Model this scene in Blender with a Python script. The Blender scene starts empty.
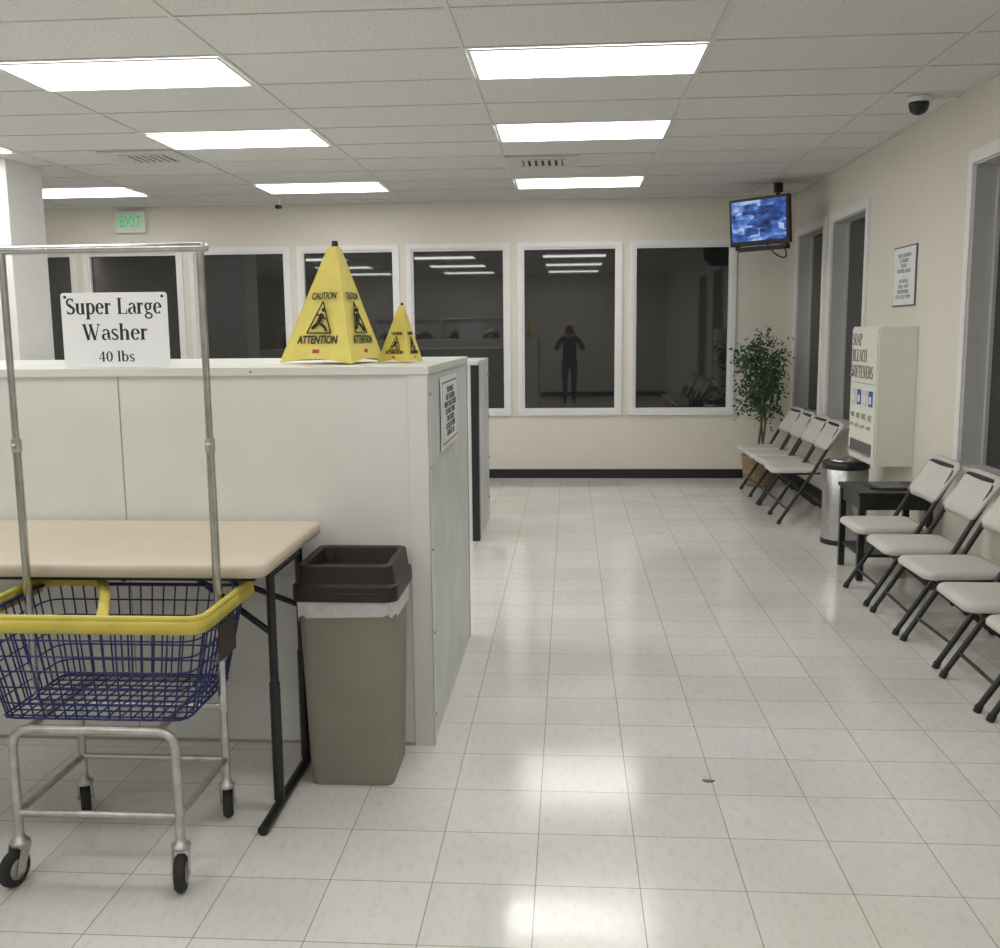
import bpy, math, random
from mathutils import Vector, Matrix
random.seed(7)
S=bpy.context.scene
COL=S.collection
# ---------------------------------------------------------------- materials
def mat(name,col,rough=.5,metal=0.,var=.06,nscale=8.,bump=0.,bscale=60.,spec=.5,emit=None,es=0.,coat=0.):
    m=bpy.data.materials.new(name); m.use_nodes=True
    nt=m.node_tree; N=nt.nodes; L=nt.links
    b=N['Principled BSDF']
    b.inputs['Roughness'].default_value=rough; b.inputs['Metallic'].default_value=metal
    b.inputs['Specular IOR Level'].default_value=spec
    b.inputs['Coat Weight'].default_value=coat
    tc=N.new('ShaderNodeTexCoord')
    nz=N.new('ShaderNodeTexNoise'); nz.inputs['Scale'].default_value=nscale; nz.inputs['Detail'].default_value=5
    L.new(tc.outputs['Object'],nz.inputs['Vector'])
    cr=N.new('ShaderNodeValToRGB')
    cr.color_ramp.elements[0].position=.3; cr.color_ramp.elements[1].position=.7
    cr.color_ramp.elements[0].color=[c*(1-var) for c in col]+[1]
    cr.color_ramp.elements[1].color=[min(1,c*(1+var)) for c in col]+[1]
    L.new(nz.outputs['Fac'],cr.inputs['Fac']); L.new(cr.outputs['Color'],b.inputs['Base Color'])
    if bump>0:
        n2=N.new('ShaderNodeTexNoise'); n2.inputs['Scale'].default_value=bscale; n2.inputs['Detail'].default_value=3
        L.new(tc.outputs['Object'],n2.inputs['Vector'])
        bp=N.new('ShaderNodeBump'); bp.inputs['Strength'].default_value=bump; bp.inputs['Distance'].default_value=.01
        L.new(n2.outputs['Fac'],bp.inputs['Height']); L.new(bp.outputs['Normal'],b.inputs['Normal'])
    if emit:
        b.inputs['Emission Color'].default_value=list(emit)+[1]; b.inputs['Emission Strength'].default_value=es
    return m
M_wall=mat('wall_paint',(.74,.705,.625),.6,var=.015,bump=.05,bscale=150)
M_white=mat('white_trim',(.80,.80,.79),.4,var=.02)
M_jamb=mat('jamb_grey',(.52,.52,.51),.5,var=.03)
M_black=mat('black_base',(.012,.012,.014),.45)
M_glass=mat('night_glass',(.022,.022,.023),.02,var=.05,spec=1.0)
M_panel=mat('washer_panel_white',(.72,.73,.695),.35,var=.035,nscale=2.5)
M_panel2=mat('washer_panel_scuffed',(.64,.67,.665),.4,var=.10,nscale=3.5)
M_seam=mat('seam_grey',(.35,.35,.34),.6)
M_shadowgap=mat('tbar_edge',(.50,.50,.49),.7)
M_beige=mat('table_beige',(.60,.535,.43),.5,var=.03,bump=.04,bscale=300)
M_blk=mat('black_steel',(.012,.012,.014),.35,var=.2)
M_chrome=mat('chrome_tube',(.55,.55,.55),.22,metal=1.,var=.15,nscale=20)
M_zinc=mat('zinc_frame',(.52,.51,.49),.38,metal=.75,var=.18,nscale=25)
M_blue=mat('blue_wire',(.010,.018,.12),.4,var=.2)
M_yel=mat('yellow_vinyl',(.62,.52,.09),.45,var=.12,nscale=12)
M_cone=mat('yellow_fabric',(.74,.63,.15),.6,var=.08,nscale=9,bump=.15,bscale=14)
M_ink=mat('black_ink',(.015,.015,.015),.6)
M_ink2=mat('grey_ink',(.12,.12,.13),.6)
M_paper=mat('sign_white',(.80,.81,.82),.45,var=.015)
M_rub=mat('rubber_black',(.02,.02,.02),.7)
M_hub=mat('caster_hub',(.35,.34,.32),.5,metal=.4)
M_tan=mat('waste_body_taupe',(.26,.24,.20),.5,var=.05,bump=.05,bscale=200)
M_brn=mat('waste_lid_brown',(.020,.013,.012),.45,var=.15)
M_bag=mat('bin_liner',(.62,.63,.64),.35,var=.1,nscale=30,bump=.5,bscale=30)
M_seat=mat('chair_pad_white',(.60,.575,.535),.5,var=.04)
M_steel=mat('brushed_steel',(.50,.50,.50),.3,metal=1.,var=.12,nscale=30)
M_vend=mat('vending_cream',(.76,.76,.68),.4,var=.02)
M_leaf=mat('ficus_leaf',(.045,.10,.035),.45,var=.5,nscale=20)
M_bark=mat('ficus_bark',(.16,.11,.07),.8,var=.3,nscale=40)
M_wick=mat('wicker',(.36,.25,.14),.7,var=.3,nscale=60,bump=.6,bscale=80)
M_soil=mat('soil',(.03,.02,.015),.9)
M_vent=mat('vent_metal',(.62,.61,.58),.5)
M_dark=mat('dark_gap',(.03,.03,.03),.8)
M_tbar=mat('ceiling_tbar',(.66,.66,.64),.5,var=.02)
M_green=mat('exit_green',(.02,.35,.10),.4,emit=(.05,.75,.25),es=.25)
M_exit=mat('exit_face',(.62,.70,.60),.4)
M_red=mat('label_red',(.45,.05,.03),.5); M_lblue=mat('label_blue',(.03,.10,.38),.5)
M_brp=mat('tag_brown',(.05,.035,.03),.5)
M_skin=mat('skin',(.40,.24,.17),.5,var=.05); M_shirt=mat('dark_jacket',(.015,.015,.018),.8,var=.2)
M_pant=mat('dark_jeans',(.02,.05,.055),.8,var=.2); M_hair=mat('dark_hair',(.02,.014,.01),.6,var=.3)
M_shoe=mat('shoe_black',(.02,.02,.02),.5); M_lip=mat('lips',(.35,.13,.11),.5)

LS=5.6
def mat_light():
    m=bpy.data.materials.new('fluorescent_lens'); m.use_nodes=True
    nt=m.node_tree;N=nt.nodes;L=nt.links
    b=N['Principled BSDF']; b.inputs['Base Color'].default_value=(.8,.8,.8,1); b.inputs['Roughness'].default_value=.4
    tc=N.new('ShaderNodeTexCoord'); sp=N.new('ShaderNodeSeparateXYZ'); L.new(tc.outputs['Object'],sp.inputs[0])
    mm=N.new('ShaderNodeMath'); mm.operation='MULTIPLY'; mm.inputs[1].default_value=2*math.pi/.29
    L.new(sp.outputs['Y'],mm.inputs[0])
    co=N.new('ShaderNodeMath'); co.operation='COSINE'; L.new(mm.outputs[0],co.inputs[0])
    ma=N.new('ShaderNodeMath'); ma.operation='MULTIPLY_ADD'; ma.inputs[1].default_value=-1.2; ma.inputs[2].default_value=LS
    L.new(co.outputs[0],ma.inputs[0])
    b.inputs['Emission Color'].default_value=(1.,.987,.955,1)
    L.new(ma.outputs[0],b.inputs['Emission Strength'])
    return m
M_light=mat_light()

def mat_floor():
    m=bpy.data.materials.new('vinyl_floor_tile'); m.use_nodes=True
    nt=m.node_tree;N=nt.nodes;L=nt.links;b=N['Principled BSDF']
    tc=N.new('ShaderNodeTexCoord'); mp=N.new('ShaderNodeMapping'); mp.inputs['Location'].default_value=(.100+30.5,30.5+.01,0)
    L.new(tc.outputs['Object'],mp.inputs['Vector'])
    br=N.new('ShaderNodeTexBrick'); br.offset=0; br.squash=1
    for k,v in (('Scale',1.),('Mortar Size',.0018),('Mortar Smooth',.2),('Bias',0.),('Brick Width',.305),('Row Height',.305)): br.inputs[k].default_value=v
    br.inputs['Color1'].default_value=(.71,.70,.665,1); br.inputs['Color2'].default_value=(.765,.755,.72,1); br.inputs['Mortar'].default_value=(.34,.32,.29,1)
    L.new(mp.outputs[0],br.inputs['Vector'])
    nz=N.new('ShaderNodeTexNoise'); nz.inputs['Scale'].default_value=40; nz.inputs['Detail'].default_value=8; nz.inputs['Roughness'].default_value=.7
    mp2=N.new('ShaderNodeMapping'); mp2.inputs['Scale'].default_value=(1.,.4,1); mp2.inputs['Rotation'].default_value=(0,0,.5)
    L.new(tc.outputs['Object'],mp2.inputs['Vector']); L.new(mp2.outputs[0],nz.inputs['Vector'])
    cr=N.new('ShaderNodeValToRGB'); e=cr.color_ramp.elements; e[0].position=.30; e[0].color=(.84,.83,.80,1); e[1].position=.50; e[1].color=(1,1,1,1)
    L.new(nz.outputs['Fac'],cr.inputs['Fac'])
    mx=N.new('ShaderNodeMixRGB'); mx.blend_type='MULTIPLY'; mx.inputs['Fac'].default_value=.75
    L.new(br.outputs['Color'],mx.inputs[1]); L.new(cr.outputs[0],mx.inputs[2])
    n3=N.new('ShaderNodeTexNoise'); n3.inputs['Scale'].default_value=1.1; n3.inputs['Detail'].default_value=6
    L.new(tc.outputs['Object'],n3.inputs['Vector'])
    c3=N.new('ShaderNodeValToRGB'); e=c3.color_ramp.elements; e[0].position=.3; e[0].color=(.90,.89,.87,1); e[1].position=.6; e[1].color=(1,1,1,1)
    L.new(n3.outputs['Fac'],c3.inputs['Fac'])
    m2=N.new('ShaderNodeMixRGB'); m2.blend_type='MULTIPLY'; m2.inputs['Fac'].default_value=1
    L.new(mx.outputs[0],m2.inputs[1]); L.new(c3.outputs[0],m2.inputs[2]); L.new(m2.outputs[0],b.inputs['Base Color'])
    mr=N.new('ShaderNodeMapRange'); mr.inputs['From Min'].default_value=.3; mr.inputs['From Max'].default_value=.7; mr.inputs['To Min'].default_value=.07; mr.inputs['To Max'].default_value=.20
    L.new(n3.outputs['Fac'],mr.inputs['Value']); L.new(mr.outputs[0],b.inputs['Roughness'])
    b.inputs['Specular IOR Level'].default_value=.62
    bp=N.new('ShaderNodeBump'); bp.inputs['Strength'].default_value=.2; bp.inputs['Distance'].default_value=.001; bp.invert=True
    L.new(br.outputs['Fac'],bp.inputs['Height'])
    n4=N.new('ShaderNodeTexNoise'); n4.inputs['Scale'].default_value=9; n4.inputs['Detail'].default_value=2; L.new(tc.outputs['Object'],n4.inputs['Vector'])
    b2=N.new('ShaderNodeBump'); b2.inputs['Strength'].default_value=.05; b2.inputs['Distance'].default_value=.01
    L.new(n4.outputs['Fac'],b2.inputs['Height']); L.new(bp.outputs[0],b2.inputs['Normal']); L.new(b2.outputs[0],b.inputs['Normal'])
    return m
M_floor=mat_floor()

def mat_ceil():
    m=bpy.data.materials.new('acoustic_ceiling_tile'); m.use_nodes=True
    nt=m.node_tree;N=nt.nodes;L=nt.links;b=N['Principled BSDF']; b.inputs['Roughness'].default_value=.9
    tc=N.new('ShaderNodeTexCoord')
    mp=N.new('ShaderNodeMapping'); mp.inputs['Scale'].default_value=(1,1.6,1); L.new(tc.outputs['Object'],mp.inputs['Vector'])
    nz=N.new('ShaderNodeTexNoise'); nz.inputs['Scale'].default_value=55; nz.inputs['Detail'].default_value=6; nz.inputs['Roughness'].default_value=.75
    L.new(mp.outputs[0],nz.inputs['Vector'])
    cr=N.new('ShaderNodeValToRGB'); e=cr.color_ramp.elements; e[0].position=.38; e[0].color=(.52,.505,.48,1); e[1].position=.48; e[1].color=(.72,.71,.69,1)
    L.new(nz.outputs['Fac'],cr.inputs['Fac']); L.new(cr.outputs[0],b.inputs['Base Color'])
    bp=N.new('ShaderNodeBump'); bp.inputs['Strength'].default_value=.3; bp.inputs['Distance'].default_value=.004
    L.new(nz.outputs['Fac'],bp.inputs['Height']); L.new(bp.outputs[0],b.inputs['Normal'])
    return m
M_ceil=mat_ceil()

def mat_tv():
    m=bpy.data.materials.new('tv_picture'); m.use_nodes=True
    nt=m.node_tree;N=nt.nodes;L=nt.links;b=N['Principled BSDF']; b.inputs['Base Color'].default_value=(.01,.01,.01,1); b.inputs['Roughness'].default_value=.2
    tc=N.new('ShaderNodeTexCoord'); mp=N.new('ShaderNodeMapping'); mp.inputs['Scale'].default_value=(1,1,2.2); mp.inputs['Location'].default_value=(.3,0,.7)
    nz=N.new('ShaderNodeTexVoronoi'); nz.inputs['Scale'].default_value=6; nz.distance='CHEBYCHEV'
    L.new(tc.outputs['Object'],mp.inputs['Vector']); L.new(mp.outputs[0],nz.inputs['Vector'])
    n2=N.new('ShaderNodeTexNoise'); n2.inputs['Scale'].default_value=9; n2.inputs['Detail'].default_value=5; L.new(mp.outputs[0],n2.inputs['Vector'])
    sx=N.new('ShaderNodeSeparateColor'); L.new(nz.outputs['Color'],sx.inputs[0])
    mi=N.new('ShaderNodeMath'); mi.operation='MULTIPLY_ADD'; mi.inputs[1].default_value=.45
    L.new(sx.outputs[0],mi.inputs[0]); L.new(n2.outputs['Fac'],mi.inputs[2])
    cr=N.new('ShaderNodeValToRGB'); e=cr.color_ramp.elements
    e[0].position=.45; e[0].color=(.004,.008,.04,1); e[1].position=.95; e[1].color=(.30,.42,.65,1)
    k=e.new(.62); k.color=(.015,.05,.22,1); k=e.new(.78); k.color=(.06,.15,.45,1)
    L.new(mi.outputs[0],cr.inputs['Fac']); L.new(cr.outputs[0],b.inputs['Emission Color']); b.inputs['Emission Strength'].default_value=.75
    return m
M_tv=mat_tv()

# ---------------------------------------------------------------- mesh builder
def fillet(P,r,n=5):
    P=[Vector(p) for p in P]; out=[P[0]]
    for i in range(1,len(P)-1):
        a,b,c=P[i-1],P[i],P[i+1]; d1=(a-b); d2=(c-b)
        rr=min(r,d1.length*.49,d2.length*.49); p=b+d1.normalized()*rr; q=b+d2.normalized()*rr
        for k in range(n+1):
            t=k/n; out.append(p*(1-t)**2+b*2*t*(1-t)+q*t*t)
    out.append(P[-1]); return out
def rrect(w,d,r,n=4):
    pts=[]
    for cx,cy,a0 in ((w/2-r,d/2-r,0),(-w/2+r,d/2-r,90),(-w/2+r,-d/2+r,180),(w/2-r,-d/2+r,270)):
        for k in range(n+1):
            a=math.radians(a0+90*k/n); pts.append((cx+r*math.cos(a),cy+r*math.sin(a)))
    return pts
class MB:
    def __init__(s): s.v=[];s.f=[];s.m=[];s.s=[];s.mats=[]
    def add(s,vs,fs,m,smooth=False,M=None):
        if m not in s.mats: s.mats.append(m)
        k=len(s.v); mi=s.mats.index(m)
        s.v+=[tuple(M@Vector(v)) if M else tuple(v) for v in vs]
        for f in fs: s.f.append([i+k for i in f]); s.m.append(mi); s.s.append(smooth)
    def box(s,x0,x1,y0,y1,z0,z1,m,M=None):
        vs=[(x,y,z) for z in (z0,z1) for y in (y0,y1) for x in (x0,x1)]
        s.add(vs,[(0,2,3,1),(4,5,7,6),(0,1,5,4),(2,6,7,3),(0,4,6,2),(1,3,7,5)],m,False,M)
    def tube(s,P,r,m,n=8,closed=False,M=None,sx=1.):
        P=[Vector(p) for p in P]; N=len(P); R=r if isinstance(r,(list,tuple)) else [r]*N
        T=[]
        for i in range(N):
            if closed: t=P[(i+1)%N]-P[i-1]
            else: t=P[min(i+1,N-1)]-P[max(i-1,0)]
            T.append(t.normalized())
        up=Vector((0,0,1)) if abs(T[0].z)<.9 else Vector((0,1,0))
        u=(up-T[0]*up.dot(T[0])).normalized(); vs=[]
        for i in range(N):
            u=(u-T[i]*u.dot(T[i])).normalized(); w=T[i].cross(u)
            for k in range(n):
                a=2*math.pi*k/n; vs.append(P[i]+u*math.cos(a)*R[i]+w*math.sin(a)*R[i]*sx)
        fs=[]
        for i in range(N if closed else N-1):
            j=(i+1)%N
            for k in range(n):
                k2=(k+1)%n; fs.append((i*n+k,i*n+k2,j*n+k2,j*n+k))
        s.add(vs,fs,m,True,M)
        if not closed:
            s.add(vs[:n],[tuple(range(n))[::-1]],m,False,M); s.add(vs[-n:],[tuple(range(n))],m,False,M)
    def strip(s,P,h,t,m,M=None):
        P=[Vector(p) for p in P]; vs=[]
        for i,p in enumerate(P):
            d=(P[min(i+1,len(P)-1)]-P[max(i-1,0)]); d.z=0; d.normalize(); nn=Vector((-d.y,d.x,0))*t/2; hh=Vector((0,0,h/2))
            vs+=[p-nn-hh,p+nn-hh,p+nn+hh,p-nn+hh]
        fs=[(0,1,2,3)]
        for i in range(len(P)-1):
            for k in range(4): fs.append((4*i+k,4*i+4+k,4*i+4+(k+1)%4,4*i+(k+1)%4))
        L=4*(len(P)-1); fs.append((L+3,L+2,L+1,L)); s.add(vs,fs,m,True,M)
    def lathe(s,prof,m,n=32,c=(0,0,0),M=None,smooth=True):
        vs=[];fs=[]
        for r,z in prof:
            for k in range(n):
                a=2*math.pi*k/n; vs.append((c[0]+r*math.cos(a),c[1]+r*math.sin(a),c[2]+z))
        for i in range(len(prof)-1):
            for k in range(n): fs.append((i*n+k,i*n+(k+1)%n,(i+1)*n+(k+1)%n,(i+1)*n+k))
        s.add(vs,fs,m,smooth,M)
        s.add(vs[:n],[tuple(range(n))[::-1]],m,False,M); s.add(vs[-n:],[tuple(range(n))],m,False,M)
    def ball(s,c,r,m,n=16,M=None,sc=(1,1,1)):
        pr=[(max(1e-4,math.sin(math.pi*i/10)),-math.cos(math.pi*i/10)) for i in range(11)]
        T=Matrix.Translation(c)@Matrix.Diagonal((r*sc[0],r*sc[1],r*sc[2],1)); s.lathe(pr,m,n,M=(M@T if M else T))
    def loft(s,loops,m,smooth=False,M=None,cap=True):
        n=len(loops[0]); vs=[p for l in loops for p in l]; fs=[]
        for i in range(len(loops)-1):
            for k in range(n): fs.append((i*n+k,i*n+(k+1)%n,(i+1)*n+(k+1)%n,(i+1)*n+k))
        s.add(vs,fs,m,smooth,M)
        if cap: s.add(loops[0],[tuple(range(n))[::-1]],m,False,M); s.add(loops[-1],[tuple(range(n))],m,False,M)
    def build(s,name,loc=(0,0,0),rz=0,bevel=0,parent=None,M=None):
        me=bpy.data.meshes.new(name); me.from_pydata(s.v,[],s.f)
        for m in s.mats: me.materials.append(m)
        me.polygons.foreach_set('material_index',s.m); me.polygons.foreach_set('use_smooth',s.s); me.update()
        o=bpy.data.objects.new(name,me); COL.objects.link(o)
        if M: o.matrix_world=M
        else: o.location=loc; o.rotation_euler=(0,0,rz)
        if bevel:
            b=o.modifiers.new('bev','BEVEL'); b.width=bevel; b.segments=2; b.limit_method='ANGLE'; b.angle_limit=math.radians(50)
        if parent: o.parent=parent
        return o
def text(name,body,M,size,m,parent,align='CENTER',bold=.0,sx=1.,ext=.0006,sp=1.):
    c=bpy.data.curves.new(name,'FONT'); c.body=body; c.size=size; c.align_x=align; c.align_y='CENTER'; c.offset=bold; c.extrude=ext; c.space_line=sp
    c.materials.append(m); o=bpy.data.objects.new(name,c); COL.objects.link(o)
    o.parent=parent; o.matrix_local=M@Matrix.Diagonal((sx,1,1,1)); return o
def basis(o,x,y,z):
    x,y,z=Vector(x),Vector(y),Vector(z); M=Matrix.Identity(4)
    for i in range(3): M[i][0]=x[i];M[i][1]=y[i];M[i][2]=z[i];M[i][3]=o[i]
    return M
# ---- hand drawn serif lettering (strokes with thick/thin contrast and slab serifs)
TK,TN=.135,.05
def A(cx,cy,rx,ry,a0,a1,hv=TK,th=TN):
    n=max(6,int(abs(a1-a0)/18)); P=[];W=[]
    for i in range(n+1):
        a=math.radians(a0+(a1-a0)*i/n); P.append((cx+rx*math.cos(a),cy+ry*math.sin(a))); W.append(th+(hv-th)*abs(math.cos(a))**1.3)
    return (P,W)
def Ln(x0,y0,x1,y1,w): return ([(x0,y0),(x1,y1)],[w,w])
def Sf(x,y,l=.13): return Ln(x-l,y,x+l,y,.04)
GL={
'S':(.52,[A(.25,.53,.17,.165,35,270,.10,.05),A(.25,.19,.19,.165,90,-145,.12,.06),([(.17,.45),(.25,.37),(.34,.28)],[.10,.13,.10]),Ln(.41,.54,.41,.71,.035),Ln(.06,.02,.06,.2,.035)]),
'u':(.58,[Ln(.13,.5,.13,.16,TK),A(.27,.17,.14,.155,180,290,.12,.05),([(.32,.025),(.42,.10)],[.05,.05]),Ln(.43,.5,.43,.0,TK),Ln(.03,.48,.15,.48,.04),Ln(.33,.48,.45,.48,.04),Ln(.43,.02,.54,.02,.04)]),
'p':(.56,[Ln(.13,-.22,.13,.5,TK),A(.29,.25,.17,.235,-130,130,.13,.045),([(.16,.40),(.22,.46)],[.04,.05]),Sf(.13,-.21),Ln(.03,.48,.15,.48,.04)]),
'e':(.50,[A(.25,.25,.17,.235,5,318,.125,.045),Ln(.10,.28,.44,.28,.04)]),
'r':(.42,[Ln(.13,0,.13,.5,TK),([(.16,.34),(.22,.44),(.30,.47)],[.05,.06,.06]),([(.29,.44),(.36,.44)],[.11,.11]),Sf(.13,.02),Ln(.03,.48,.15,.48,.04)]),
'L':(.62,[Ln(.16,0,.16,.72,.13),Sf(.16,.70),Ln(.04,.02,.56,.02,.04),([(.56,.0),(.56,.22)],[.06,.03])]),
'a':(.50,[A(.20,.14,.12,.125,70,300,.12,.05),Ln(.38,.06,.38,.34,.12),A(.24,.34,.135,.135,0,165,.09,.05),Ln(.38,.03,.49,.03,.05),Ln(.22,.27,.38,.31,.04)]),
'g':(.50,[A(.22,.33,.135,.15,0,360,.11,.045),A(.24,-.09,.18,.11,0,360,.08,.055),([(.13,.20),(.10,.12),(.18,.05),(.32,.03)],[.05,.06,.08,.07]),([(.34,.44),(.47,.47)],[.04,.07])]),
'W':(.98,[Ln(.10,.71,.30,.0,.13),Ln(.30,.0,.49,.71,.045),Ln(.42,.71,.64,.0,.13),Ln(.64,.0,.86,.71,.045),Sf(.11,.70,.12),Sf(.45,.70,.10),Sf(.86,.70,.10)]),
's':(.42,[A(.20,.37,.125,.11,40,265,.09,.05),A(.20,.13,.14,.11,90,-145,.10,.05),([(.13,.32),(.20,.25),(.28,.17)],[.09,.11,.09]),Ln(.32,.37,.32,.49,.03),Ln(.06,.02,.06,.14,.03)]),
'h':(.60,[Ln(.13,0,.13,.75,TK),([(.17,.36),(.24,.45),(.32,.47)],[.04,.05,.05]),A(.30,.33,.14,.14,90,0,.12,.06),Ln(.44,0,.44,.34,TK),Sf(.13,.02,.11),Sf(.45,.02,.11),Ln(.03,.73,.15,.73,.04)]),
'4':(.52,[Ln(.34,.70,.05,.20,.045),Ln(.03,.20,.50,.20,.05),Ln(.35,0,.35,.70,.12),Sf(.35,.02,.10)]),
'0':(.52,[A(.26,.35,.17,.34,0,360,.13,.045)]),
'l':(.28,[Ln(.14,0,.14,.75,TK),Sf(.14,.02,.12),Ln(.03,.73,.15,.73,.04)]),
'b':(.56,[Ln(.13,.02,.13,.75,TK),A(.29,.25,.17,.235,-130,130,.13,.045),Ln(.03,.73,.15,.73,.04),([(.16,.10),(.22,.04)],[.04,.05])]),
' ':(.28,[]),
'A':(.66,[Ln(.32,.71,.08,.0,.045),Ln(.34,.71,.56,.0,.13),Ln(.16,.24,.48,.24,.04),Sf(.09,.02,.09),Sf(.57,.02,.11)]),
'O':(.66,[A(.32,.355,.24,.335,0,360,.14,.045)]),
'P':(.56,[Ln(.16,0,.16,.71,.13),A(.30,.53,.17,.165,-90,90,.13,.04),Ln(.16,.70,.30,.70,.04),Ln(.16,.365,.30,.365,.04),Sf(.16,.02),Ln(.04,.70,.16,.70,.04)]),
'B':(.58,[Ln(.16,0,.16,.71,.13),A(.30,.545,.14,.145,-90,90,.12,.04),A(.31,.205,.17,.19,-90,90,.13,.04),Ln(.04,.70,.30,.70,.04),Ln(.16,.40,.30,.40,.04),Ln(.04,.02,.31,.02,.04)]),
'E':(.58,[Ln(.16,0,.16,.71,.13),Ln(.04,.70,.50,.70,.04),Ln(.04,.02,.53,.02,.04),Ln(.16,.37,.38,.37,.04),Ln(.50,.54,.50,.71,.04),Ln(.53,.0,.53,.19,.04),Ln(.38,.29,.38,.45,.04)]),
'C':(.60,[A(.33,.355,.23,.335,40,320,.14,.05),Ln(.52,.50,.52,.70,.04)]),
'H':(.70,[Ln(.16,0,.16,.71,.13),Ln(.54,0,.54,.71,.13),Ln(.16,.37,.54,.37,.04),Sf(.16,.02),Sf(.54,.02),Sf(.16,.70),Sf(.54,.70)]),
'F':(.54,[Ln(.16,0,.16,.71,.13),Ln(.04,.70,.50,.70,.04),Sf(.16,.02),Ln(.16,.37,.38,.37,.04),Ln(.50,.54,.50,.71,.04),Ln(.38,.29,.38,.45,.04)]),
'T':(.60,[Ln(.30,0,.30,.71,.13),Ln(.04,.70,.56,.70,.04),Sf(.30,.02),Ln(.04,.54,.04,.71,.04),Ln(.56,.54,.56,.71,.04)]),
'N':(.70,[Ln(.14,0,.14,.71,.045),Ln(.14,.71,.56,.0,.13),Ln(.57,0,.57,.71,.045),Sf(.14,.02,.1),Sf(.57,.70,.1),Ln(.04,.70,.16,.70,.04)]),
'R':(.62,[Ln(.16,0,.16,.71,.13),A(.30,.54,.16,.155,-90,90,.13,.04),Ln(.04,.70,.30,.70,.04),Ln(.16,.385,.30,.385,.04),Ln(.32,.38,.52,.02,.12),Sf(.16,.02),Sf(.54,.02,.07)]),
}
def serif(b,txt,size,m,M,sx=1.,align='C'):
    W=sum(GL[c][0] for c in txt)*size*sx; x=-W/2 if align=='C' else 0
    for c in txt:
        w,st=GL[c]
        for q,(P,Wd) in enumerate(st):
            n=len(P); vs=[];fs=[]
            zz=.0001*(q%4)
            for i in range(n):
                a=Vector(P[max(0,i-1)]);d=Vector(P[min(n-1,i+1)])-a; d=Vector((d.x*sx,d.y)).normalized(); nn=Vector((-d.y,d.x))*Wd[i]/2*size
                p=Vector((P[i][0]*size*sx+x,P[i][1]*size)); vs+=[(p.x-nn.x,p.y-nn.y,zz),(p.x+nn.x,p.y+nn.y,zz)]
            for i in range(n-1): fs.append((2*i,2*i+2,2*i+3,2*i+1))
            b.add(vs,fs,m,False,M)
        x+=w*size*sx

# ---------------------------------------------------------------- room
ZC=3.0; XR=2.37; YB=10.97; XL=-8.0; YF=-3.2
b=MB(); b.box(XL-.2,XR+.2,YF-.2,YB+.2,-.1,0,M_floor); b.build('floor')
b=MB(); b.box(XL-.2,XR+.2,YF-.2,YB+.2,ZC,ZC+.1,M_ceil); b.build('ceiling')
def wall(name,axis,c0,c1,a0,a1,holes,m):
    b=MB()
    def bx(p,q,z0,z1):
        if q-p<1e-4: return
        if axis=='x': b.box(p,q,c0,c1,z0,z1,m)
        else: b.box(c0,c1,p,q,z0,z1,m)
    cur=a0
    for h0,h1,z0,z1 in sorted(holes):
        bx(cur,h0,0,ZC); bx(h0,h1,0,z0); bx(h0,h1,z1,ZC); cur=h1
    bx(cur,a1,0,ZC); return b.build(name)
WZ0,WZ1=.75,2.50
bw=[(1.205-1.205*i) for i in range(7)]
wall('wall_back','x',YB,YB+.2,XL,XR+.2,[(c-.51,c+.51,WZ0,WZ1) for c in bw],M_wall)
rw=[(9.72,10.78,.77,2.56),(8.36,9.42,.77,2.56),(5.10,6.22,.77,2.56),(3.3,4.36,.77,2.56)]
wall('wall_right','y',XR,XR+.2,YF,YB,rw,M_wall)
wall('wall_left','y',XL-.2,XL,YF,YB,[],M_wall)
wall('wall_front','x',YF-.2,YF,XL,XR,[],M_wall)
for i,c in enumerate(bw):
    b=MB(); f=.055; y=YB
    x0,x1=c-.51,c+.51
    b.box(x0-f,x0,y-.018,y,WZ0-f,WZ1+f,M_white); b.box(x1,x1+f,y-.018,y,WZ0-f,WZ1+f,M_white)
    b.box(x0,x1,y-.018,y,WZ1,WZ1+f,M_white); b.box(x0,x1,y-.022,y,WZ0-f,WZ0,M_white)
    g=.022
    b.box(x0,x0+g,y,y+.06,WZ0,WZ1,M_white);b.box(x1-g,x1,y,y+.06,WZ0,WZ1,M_white)
    b.box(x0+g,x1-g,y,y+.06,WZ1-g,WZ1,M_white);b.box(x0+g,x1-g,y,y+.06,WZ0,WZ0+g,M_white)
    b.box(x0+g,x1-g,y+.045,y+.055,WZ0+g,WZ1-g,M_glass)
    b.build('window_%d'%(i+1))
for i,(y0,y1,z0,z1) in enumerate(rw):
    b=MB(); f=.07; x=XR
    b.box(x-.018,x,y0-f,y0,z0-f,z1+f,M_white);b.box(x-.018,x,y1,y1+f,z0-f,z1+f,M_white)
    b.box(x-.018,x,y0,y1,z1,z1+f,M_white);b.box(x-.03,x,y0,y1,z0-f,z0,M_white)
    d=.15;g=.03
    b.box(x,x+d,y0,y0+.012,z0,z1,M_jamb);b.box(x,x+d,y1-.012,y1,z0,z1,M_jamb)
    b.box(x,x+d,y0+.012,y1-.012,z1-.012,z1,M_jamb);b.box(x,x+d,y0+.012,y1-.012,z0,z0+.012,M_jamb)
    b.box(x+d-.03,x+d,y0+.012,y0+g+.012,z0+.012,z1-.012,M_jamb);b.box(x+d-.03,x+d,y1-g-.012,y1-.012,z0+.012,z1-.012,M_jamb)
    b.box(x+d-.01,x+d,y0+g,y1-g,z0+.012,z1-.012,M_glass)
    b.build('window_%d'%(i+8))
b=MB(); b.box(XL,XR-.012,YB-.012,YB,0,.10,M_black); b.build('baseboard_back')
b=MB(); b.box(XR-.012,XR,YF,YB,0,.10,M_black); b.build('baseboard_right')
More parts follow.
